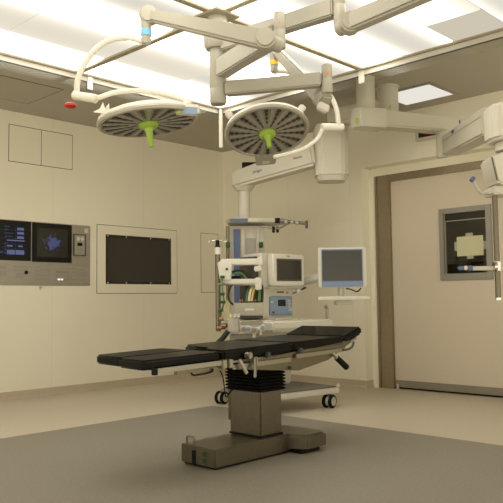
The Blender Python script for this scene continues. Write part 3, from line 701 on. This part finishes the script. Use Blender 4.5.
slab([(-3.055, YN), (-3.055, YF), (-2.53, YF), (-2.53, YN)], -.008, .058).build('back_pad', M['pad'], ot)
# raised head section
hx0, hx1 = -2.525, -2.335; hz_0 = tz_(hx0); rise = .062
mh = MB(); b = bmesh.new()
q = [[b.verts.new((x, y, z)) for y in (YN, YF)] for x, z in ((hx0, hz_0+.008), (hx1+.015, hz_0+rise+.008), (hx1+.02, hz_0+rise-.045), (hx0, hz_0-.054))]
b.faces.new([v[0] for v in q]); b.faces.new([v[1] for v in q][::-1])
for k in range(4): b.faces.new((q[k][0], q[k][1], q[(k+1) % 4][1], q[(k+1) % 4][0]))
bmesh.ops.bevel(b, geom=b.edges[:], offset=.014, segments=3, affect='EDGES', clamp_overlap=True)
mh._merge(b).build('head_pad', M['pad'], ot)
# plates under the pads
slab([(-4.08, ym-.02), (-4.08, YN+.03), (-3.69, YN+.03), (-3.69, ym-.02)], .053, .068, .003, 1).build('leg_plate', M['darkgrey'], ot)
slab([(-4.05, YF-.03), (-4.05, ym+.02), (-3.69, ym+.02), (-3.69, YF-.03)], .053, .068, .003, 1).build('leg_plate', M['darkgrey'], ot)
slab([(-3.64, YN+.01), (-3.64, YF-.01), (-2.50, YF-.01), (-2.50, YN+.01)], .059, .074, .003, 1).build('body_plate', M['rail'], ot)
# steel housing under seat and back, tapering to the head end (both sides)
for ys_ in (YN, YF-.028):
    pts = [(-3.52, tz_(-3.5)-.078), (-2.46, tz_(-2.46)-.020), (-2.44, tz_(-2.44)-.035), (-2.70, .566), (-3.00, .520), (-3.18, .535), (-3.52, .565)]
    MB().prism(pts, 0, .028, frame((0, ys_+.028, 0), X, Z, -Y), .004).build('side_frame', M['steel'], ot)
MB().box(-3.30, -2.95, YN+.03, YF-.03, .5755, .605, .004).build('under_tray', M['darkgrey'], ot)
# side rails
def rail_(xa, xb, y, drop, m='rail'): 
    return MB().prism([(xa, tz_(xa)-drop), (xb, tz_(xb)-drop), (xb, tz_(xb)-drop-.026), (xa, tz_(xa)-drop-.026)], 0, .010, frame((0, y, 0), X, Z, -Y), .002).build('side_rail', M[m], ot)
for y in (YN-.012, YF+.022):
    r0 = rail_(-4.15 if y < YF else -3.95, -3.66, y, .046); rail_(-3.60, -3.10, y, .080); rail_(-3.05, -2.58, y, .066)
MB().abox((-4.155, YN-.018, tz_(-4.16)-.060), (.03, .03, .034), .003).build('rail_stop', M['black'], ot)
MB().box(-4.0, -3.66, YN-.004, YN+.02, .575, .597, .002).build('leg_strut', M['steel'], ot)
MB().tube([(-3.90, YN-.01, .580), (-3.885, YN-.012, .565), (-3.76, YN-.012, .572), (-3.75, YN-.012, .590)], .005, 8, 3).build('release_bar', M['black'], ot)
for x in (-3.67, -3.62, -3.42): MB().box(x-.018, x+.018, YN-.03, YN+.01, .585, .632, .004).build('rail_clamp', M['rail'], ot)
MB().cyl((-3.48, YN-.005, .645), (-3.48, YN-.045, .645), .019, bevel=.004).build('clamp_knob', M['rail'], ot)
MB().beam((-3.575, YN-.045, .628), (-3.518, YN-.05, .545), .012, .026, .012, .022, .004).build('clamp_lever', M['rail'], ot)
MB().beam((-3.442, YN-.045, .630), (-3.452, YN-.05, .517), .012, .028, .012, .026, .004).build('clamp_lever', M['rail'], ot)
for x, z in ((-3.30, .640), (-3.0, .648)): MB().box(x-.015, x+.015, YN-.024, YN, z-.02, z+.012, .004).build('pad_latch', M['darkgrey'], ot)
MB().cyl((-3.09, YN-.002, .545), (-3.09, YN-.016, .545), .010, n=12).build('bolt', M['darkgrey'], ot)
MB().cyl((-2.685, YN-.008, .620), (-2.630, YN-.014, .572), .013).build('handle_rod', M['chrome'], ot)
MB().cyl((-2.636, YN-.014, .578), (-2.530, YN-.02, .503), .019, .021, bevel=.006).build('handle_grip', M['black'], ot)
MB().tube([(-2.56, YN-.01, .622), (-2.50, YN-.012, .625), (-2.455, YN-.012, .640), (-2.435, YN-.01, .672)], .008, 8, 4).build('head_hook', M['darkgrey'], ot)
MB().prism([(-2.52, tz_(-2.52)-.056), (-2.345, tz_(-2.5)-.005), (-2.345, tz_(-2.5)-.020), (-2.52, tz_(-2.52)-.075)], 0, .50, frame((0, YF-.02, 0), X, Z, -Y), .003).build('head_plate', M['alum'], ot)
MB().tube([(-3.66, YN+.05, .60), (-3.645, YN+.02, .54), (-3.60, YN+.05, .46), (-3.52, YN+.12, .40), (-3.40, YN+.2, .42), (-3.237, -3.55, .44)], .0035, 8, 5).build('cable', M['black'], ot)

# ------------------------------------------------------------------ anaesthetic machine
O = V((-1.545, -2.285, 0)); EU = V((.993, -.12, 0)).normalized(); EV = V((.12, .993, 0)).normalized(); FM = frame(O, EU, EV, Z)
am = thing('anaesthetic_machine', O, 'white anaesthetic machine on twin casters with monitor and blue panel behind the table', 'medical machine')
def mbox(*a, **k): return MB().box(*a, fr=FM, **k)
def W(u, v, z): return FM @ V((u, v, z))
bsm = mbox(-.36, .372, -.46, .14, .122, .172, bevel=.012).build('trolley_base', M['white'], am)
mbox(-.335, .345, -.435, .12, .1721, .186, bevel=.003).build('base_mat', M['mat'], bsm)
MB().box(.345, .372, -.46, -.43, .17, .205, .006, fr=FM).build('corner_bumper', M['white'], bsm)
MB().tube([W(-.3, .105, .20), W(.02, .105, .222), W(.14, .105, .215), W(.24, .10, .185)], .012, 10, 4).build('rear_rail', M['white'], bsm)
for u, v in ((.245, -.445), (-.455, -.38), (-.30, .42), (.10, .12)):
    w = W(u, v, 0); ax = (A*.8 - B*.6).normalized()
    c = MB()
    c.cyl(w + Z*.06 - ax*.046, w + Z*.06 - ax*.016, .06, bevel=.008, n=32).cyl(w + Z*.06 + ax*.016, w + Z*.06 + ax*.046, .06, bevel=.008, n=32)
    cc = c.build('caster', M['black'], am)
    MB().cyl(w + Z*.06 - ax*.0475, w + Z*.06 + ax*.0475, .043, n=28, bevel=.004).build('wheel_disc', M['lightgrey'], cc)
    MB().cyl(w + Z*.06, w + Z*.122, .016).build('caster_stem', M['steel'], cc)
    if u < 0: MB().beam(w + Z*.130, W(u*.72, min(v, .05)*.8, .15), .05, .03, .08, .04, .01).build('caster_arm', M['grey'], cc)
mbox(-.28, .19, -.02, .11, .187, .690, bevel=.015).build('lower_cabinet', M['arm2'], am)
wt = mbox(-.385, .345, -.425, .41, .692, .785, bevel=.016, seg=3).build('worktop', M['white'], am)
mbox(-.36, .33, -.435, -.4255, .715, .725, bevel=.002).build('worktop_groove', M['lightgrey'], wt)
mbox(-.232, -.186, .0, .22, .79, 1.36, bevel=.004).build('shaded_gap', M['darkgrey'], am)  # dark box standing in for shade in the gap beside the body
bd = mbox(-.185, .205, -.04, .24, .7855, 1.392, bevel=.010, seg=3).build('body', M['arm2'], am)
mo = mbox(-.118, .278, -.125, -.0405, 1.086, 1.382, bevel=.014, seg=3).build('monitor', M['white'], am)
mbox(-.075, .236, -.129, -.1245, 1.135, 1.340, bevel=.002).build('monitor_bezel', M['darkgrey'], mo)
mbox(-.060, .221, -.1315, -.1285, 1.150, 1.325).build('screen', M['scr'], mo)
text('lettering', 'Dräger', .018, W(.07, -.1262, 1.365), EU, Z, M['darkprint'], mo)
mbox(-.15, .26, -.11, -.0405, 1.068, 1.0815, bevel=.004).build('monitor_base', M['lightgrey'], mo)
MB().cyl(W(.215, -.10, 1.062), W(.215, -.10, 1.035), .022, n=16).build('jog_knob', M['lightgrey'], mo)
pn = mbox(-.100, .180, -.052, -.0405, .822, .995, bevel=.006).build('ventilator_panel', M['blue'], am)
mbox(.0, .095, -.055, -.0515, .905, .965, bevel=.002).build('panel_display', M['scr_d'], pn)
for k in range(4): mbox(.125, .155, -.0545, -.0515, .862+k*.028, .880+k*.028, bevel=.002).build('key', M['lightgrey'], pn)
mbox(.150, .170, -.0545, -.0515, .858, .885, bevel=.002).build('key', M['white'], pn)
for u, z in ((-.075, .945), (-.06, .85)): mbox(u-.012, u+.02, -.0545, -.0515, z-.01, z+.01, bevel=.002).build('key', M['darkprint' if z < .9 else 'lightgrey'], pn)
mbox(.0, .085, -.0412, -.0395, 1.027, 1.042).build('printed_mark', M['darkprint'], am, False)
MB().cyl(W(.125, -.0405, 1.030), W(.125, -.048, 1.030), .012, n=14).build('indicator', M['orange'], am)
MB().cyl(W(.200, -.03, 1.02), W(.36, -.02, 1.068), .006, n=10).cyl(W(.335, -.022, 1.062), W(.385, -.018, 1.078), .010, n=10).build('side_lever', M['darkgrey'], am)
mbox(-.150, .15, -.2, -.05, .7855, .800, bevel=.004).build('writing_tray', M['arm2'], am)
MB().tube([W(.318, -.36, .78), W(.325, -.36, .84), W(.322, -.36, .885), W(.31, -.36, .90), W(.30, -.36, .885)], .012, 10, 4).build('hook', M['rail'], am)

# holder arms and gas gear on the left of the machine
ha = MB().abox((-1.900, -2.189, 1.308), (0.338, 0.070, 0.058), .01).build('holder_arm', M['white'], am)
MB().abox((-1.796, -2.319, 1.245), (0.067, 0.080, 0.049), .008).abox((-1.742, -2.294, 1.313), (0.050, 0.100, 0.082), .008).build('arm_clamp', M['white'], ha)
MB().prism([(-.06, -.075), (.04, -.085), (.055, .085), (-.08, .09)], -.03, .03, frame(V((-1.991, -2.114, 1.223)), A, Z, -B), .01).build('arm_housing', M['white'], ha)
MB().cyl((-2.011, -2.142, 1.244), (-2.017, -2.147, 1.244), .012, n=12).build('screw', M['darkgrey'], ha)
hb2 = MB().abox((-1.878, -2.193, 1.132), (0.316, 0.070, 0.047), .01).build('holder_arm', M['white'], am)
MB().abox((-1.787, -2.314, 1.110), (0.058, 0.080, 0.112), .008).build('arm_clamp', M['white'], hb2)
MB().cyl((-2.038, -2.054, 1.110), (-1.763, -2.338, 1.097), .010).build('cross_tube', M['rail'], am)
MB().abox((-1.842, -2.090, 1.168), (0.087, 0.060, 0.037), .005).build('dark_bracket', M['black'], am)
gb = MB().abox((-1.811, -2.209, 0.883), (0.267, 0.140, 0.115), .008).build('gas_block', M['alum'], am)
MB().abox((-1.798, -2.201, 0.812), (0.258, 0.100, 0.025), .004).build('block_foot', M['darkgrey'], gb)
MB().abox((-1.855, -2.267, 0.881), (0.080, 0.006, 0.018), .001).build('label_plate', M['white'], gb)
for k in range(9):
    px = V((-1.866, -2.159, 0.953)) + A*(k*.0235); MB().cyl(px, px+Z*.018, .009, n=10).build('fitting', M['copper'], gb)
ho = [('hose_w', [(-1.824, -2.232, 0.957), (-1.821, -2.242, 1.028), (-1.793, -2.248, 1.091), (-1.742, -2.219, 1.138)], .012), ('hose_y', [(-1.808, -2.248, 0.956), (-1.802, -2.261, 1.019), (-1.780, -2.261, 1.082), (-1.730, -2.232, 1.138)], .011),
      ('hose_g', [(-1.829, -2.212, 0.957), (-1.818, -2.202, 1.020), (-1.800, -2.211, 1.074), (-1.761, -2.199, 1.138)], .013), ('hose_g', [(-1.754, -2.290, 0.955), (-1.739, -2.283, 1.019), (-1.737, -2.276, 1.073), (-1.723, -2.238, 1.129)], .016),
      ('hose_k', [(-1.848, -2.192, 0.948), (-1.830, -2.188, 1.011), (-1.813, -2.198, 1.083), (-1.775, -2.187, 1.148)], .010), ('hose_k', [(-1.735, -2.309, 0.946), (-1.720, -2.302, 1.018), (-1.719, -2.296, 1.091), (-1.706, -2.261, 1.183)], .012),
      ('hose_k', [(-1.931, -2.147, 0.922), (-1.974, -2.134, 0.959), (-1.983, -2.131, 1.021), (-1.959, -2.134, 1.084), (-1.931, -2.137, 1.111)], .009),
      ('hose_k', [(-1.927, -2.122, 1.220), (-1.890, -2.162, 1.233), (-1.852, -2.200, 1.219), (-1.804, -2.216, 1.165), (-1.775, -2.212, 1.111)], .010), ('hose_g', [(-1.927, -2.121, 1.202), (-1.889, -2.161, 1.215), (-1.857, -2.192, 1.196), (-1.816, -2.202, 1.147)], .008),
      ('hose_g', [(-2.044, -2.113, 1.182), (-2.036, -2.109, 1.057), (-2.022, -2.113, 0.950), (-2.032, -2.097, 0.888), (-2.038, -2.083, 0.817)], .007), ('hose_y', [(-2.010, -2.127, 0.968), (-2.002, -2.130, 0.914), (-1.987, -2.139, 0.843), (-1.988, -2.134, 0.807)], .008),
      ('hose_k', [(-2.035, -2.078, 0.737), (-2.012, -2.100, 0.719), (-1.995, -2.121, 0.745)], .012)]
for m_, p_, r_ in ho: MB().tube(p_, r_, 10, 5).build('hose', M[m_], am)
for q in ((-2.054, -2.130, 1.173), (-2.048, -2.122, 1.022), (-2.052, -2.104, 0.880), (-2.042, -2.121, 0.950)):
    MB().cyl(V(q)-A*.02, V(q)+A*.02, .013, n=12).build('hose_connector', M['dgreen'], am)
for q in ((-2.045, -2.103, 0.800), (-2.030, -2.112, 0.737), (-2.054, -2.086, 0.720)): MB().cyl(V(q)-A*.022, V(q)+A*.022, .018, n=12).build('valve_knob', M['copper'], am)
ab = MB().abox((-2.205, -2.423, 0.748), (0.101, 0.120, 0.126), .012).build('absorber_block', M['lightgrey'], am)
for dx in (231, 235.5, 238.5):
    pass
for q in ((-2.296, -2.481, 0.822), (-2.272, -2.505, 0.822), (-2.253, -2.525, 0.821)): MB().cyl(V(q), V(q)+Z*.03, .014, n=12).build('port', M['white'], ab)
MB().abox((-2.131, -2.560, 0.773), (0.188, 0.100, 0.033), .008).build('valve_rail', M['rail'], am)
for q, m_ in (((-2.220, -2.550, 0.726), 'lightgrey'), ((-2.192, -2.578, 0.725), 'white'), ((-2.159, -2.612, 0.717), 'lightgrey'), ((-2.110, -2.663, 0.732), 'white')):
    q = V(q); k_ = MB().cyl(q+B*.04, q-B*.03, .028, .030, bevel=.006, n=24).build('valve_dome', M[m_], am)
    MB().cyl(q-B*.03, q-B*.042, .018, bevel=.004).build('dome_cap', M['blue' if m_ == 'white' else 'rail'], k_)
MB().tube([(-2.152, -2.610, 0.626), (-2.157, -2.610, 0.675), (-2.147, -2.624, 0.721), (-2.125, -2.648, 0.724), (-2.117, -2.651, 0.675)], .014, 12, 5).build('hose', M['hose_w'], am)
MB().abox((-2.115, -2.475, 0.628), (0.271, 0.080, 0.101), .006).build('absorber_foot', M['grey'], am)
MB().tube([(-2.308, -2.457, 0.711), (-2.335, -2.424, 0.653), (-2.362, -2.391, 0.613)], .022, 12, 4).build('hose', M['hose_k'], am)
# upright pole with black top, clamped to the left side
pt = V((-2.012, -2.025, 1.421)); pb = V((-1.986, -1.980, 0.688))
pl_ = MB().cyl((pt.x, pt.y, pt.z), (pt.x, pt.y, pb.z), .0235).build('infusion_pole', M['steel'], am)
zz = lambda y: V((0, 0, 0))
MB().cyl((pt.x, pt.y, pt.z-.04), (pt.x, pt.y, pt.z+.025), .029).build('pole_collar', M['white'], pl_)
MB().cyl((pt.x, pt.y, pt.z+.025), (pt.x, pt.y, pt.z+.055), .027, .016).cyl((pt.x, pt.y, pt.z+.05), (pt.x, pt.y, pt.z+.09), .018, .018).build('pole_cap', M['black'], pl_)
hk = MB()
for sg in (-1, 1):
    c0 = V((pt.x, pt.y, pt.z+.085)); hk.tube([c0, c0 + A*sg*.045, c0 + A*sg*.075 - Z*.012, c0 + A*sg*.085 + Z*.01], .004, 8, 4)
hk.build('bag_hook', M['chrome'], pl_)
MB().beam((pt.x, pt.y, V((-1.988, -1.983, 0.743)).z), V((-1.922, -2.110, 0.742)), .03, .03, bevel=.004).build('pole_bracket', M['rail'], am)

# ------------------------------------------------------------------ display on swing arm
dm = thing('display_monitor', (-1.096, -2.726, 0.955), 'larger flat monitor with pale blue lower bezel and white keyboard shelf, right of the machine', 'monitor')
case = MB().abox((-1.108, -2.743, 1.257), (0.445, 0.060, 0.369), .008).build('case', M['white'], dm)
MB().abox((-1.135, -2.765, 1.252), (0.381, 0.012, 0.347), .004).build('bezel', M['bluebezel'], case)
MB().abox((-1.144, -2.771, 1.273), (0.364, 0.010, 0.280), .001).build('screen', M['scr'], case)
MB().abox((-1.239, -2.657, 1.108), (0.041, 0.004, 0.011), 0).build('printed_mark', M['darkprint'], case, False)
MB().abox((-1.089, -2.712, 1.032), (0.056, 0.050, 0.079), .006).cyl((-1.107, -2.726, 1.076), (-1.104, -2.722, 0.993), .02).build('stand', M['lightgrey'], dm)
MB().tube([(-1.075, -2.759, 1.061), (-1.042, -2.792, 1.052), (-1.002, -2.831, 1.032), (-0.978, -2.859, 1.064)], .006, 8, 4).build('cable', M['black'], dm)
MB().abox((-1.134, -2.761, 0.972), (0.469, 0.200, 0.034), .008).build('keyboard_shelf', M['white'], dm)
MB().abox((-1.119, -2.757, 0.931), (0.152, 0.140, 0.041), .008).build('under_shelf_box', M['lightgrey'], dm)
MB().beam((-1.182, -2.294, 1.128), (-1.120, -2.552, 1.193), .05, .065, .05, .06, .01).beam((-1.173, -2.286, 1.099), (-1.111, -2.543, 1.155), .03, .02, bevel=.004).beam((-1.131, -2.524, 1.174), (-1.030, -2.670, 1.153), .05, .06, bevel=.01).beam((-1.030, -2.670, 1.153), (-1.065, -2.693, 1.021), .05, .05, bevel=.01).build('swing_arm', M['white'], dm)
MB().cyl((-1.179, -2.290, 1.056), (-1.183, -2.296, 1.162), .035, bevel=.006).beam((-1.180, -2.291, 1.085), (-1.355, -2.254, 1.085), .05, .05, bevel=.008).build('arm_mount', M['white'], dm)

# ------------------------------------------------------------------ camera, world, view
cam = bpy.data.cameras.new('camera'); co = bpy.data.objects.new('camera', cam); COL.objects.link(co)
cam.sensor_width = 36; cam.lens = 36*712.00/503; cam.clip_start = .05
co.matrix_world = Matrix(((0.695160, -0.041222, -0.717672, -6.434249), (-0.718758, -0.056304, -0.692977, -6.722199), (-0.011843, 0.997562, -0.068769, 0.960000), (0.000000, 0.000000, 0.000000, 1.000000)))
S.camera = co
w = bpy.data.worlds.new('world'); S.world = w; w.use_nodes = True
# open behind the camera: added fill light, stronger below the horizon for upper walls
wn, wl = w.node_tree.nodes, w.node_tree.links
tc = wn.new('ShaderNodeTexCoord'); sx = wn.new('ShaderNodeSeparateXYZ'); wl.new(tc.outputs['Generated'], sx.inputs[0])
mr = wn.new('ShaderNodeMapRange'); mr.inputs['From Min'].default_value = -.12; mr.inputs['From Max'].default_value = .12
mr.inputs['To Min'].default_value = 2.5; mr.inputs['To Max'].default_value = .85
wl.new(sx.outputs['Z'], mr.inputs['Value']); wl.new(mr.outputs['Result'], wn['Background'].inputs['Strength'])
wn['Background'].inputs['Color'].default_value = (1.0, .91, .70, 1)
vs = S.view_settings; vs.view_transform = 'Standard'; vs.look = 'None'; vs.gamma = 1; vs.use_curve_mapping = False; vs.exposure = 0.0
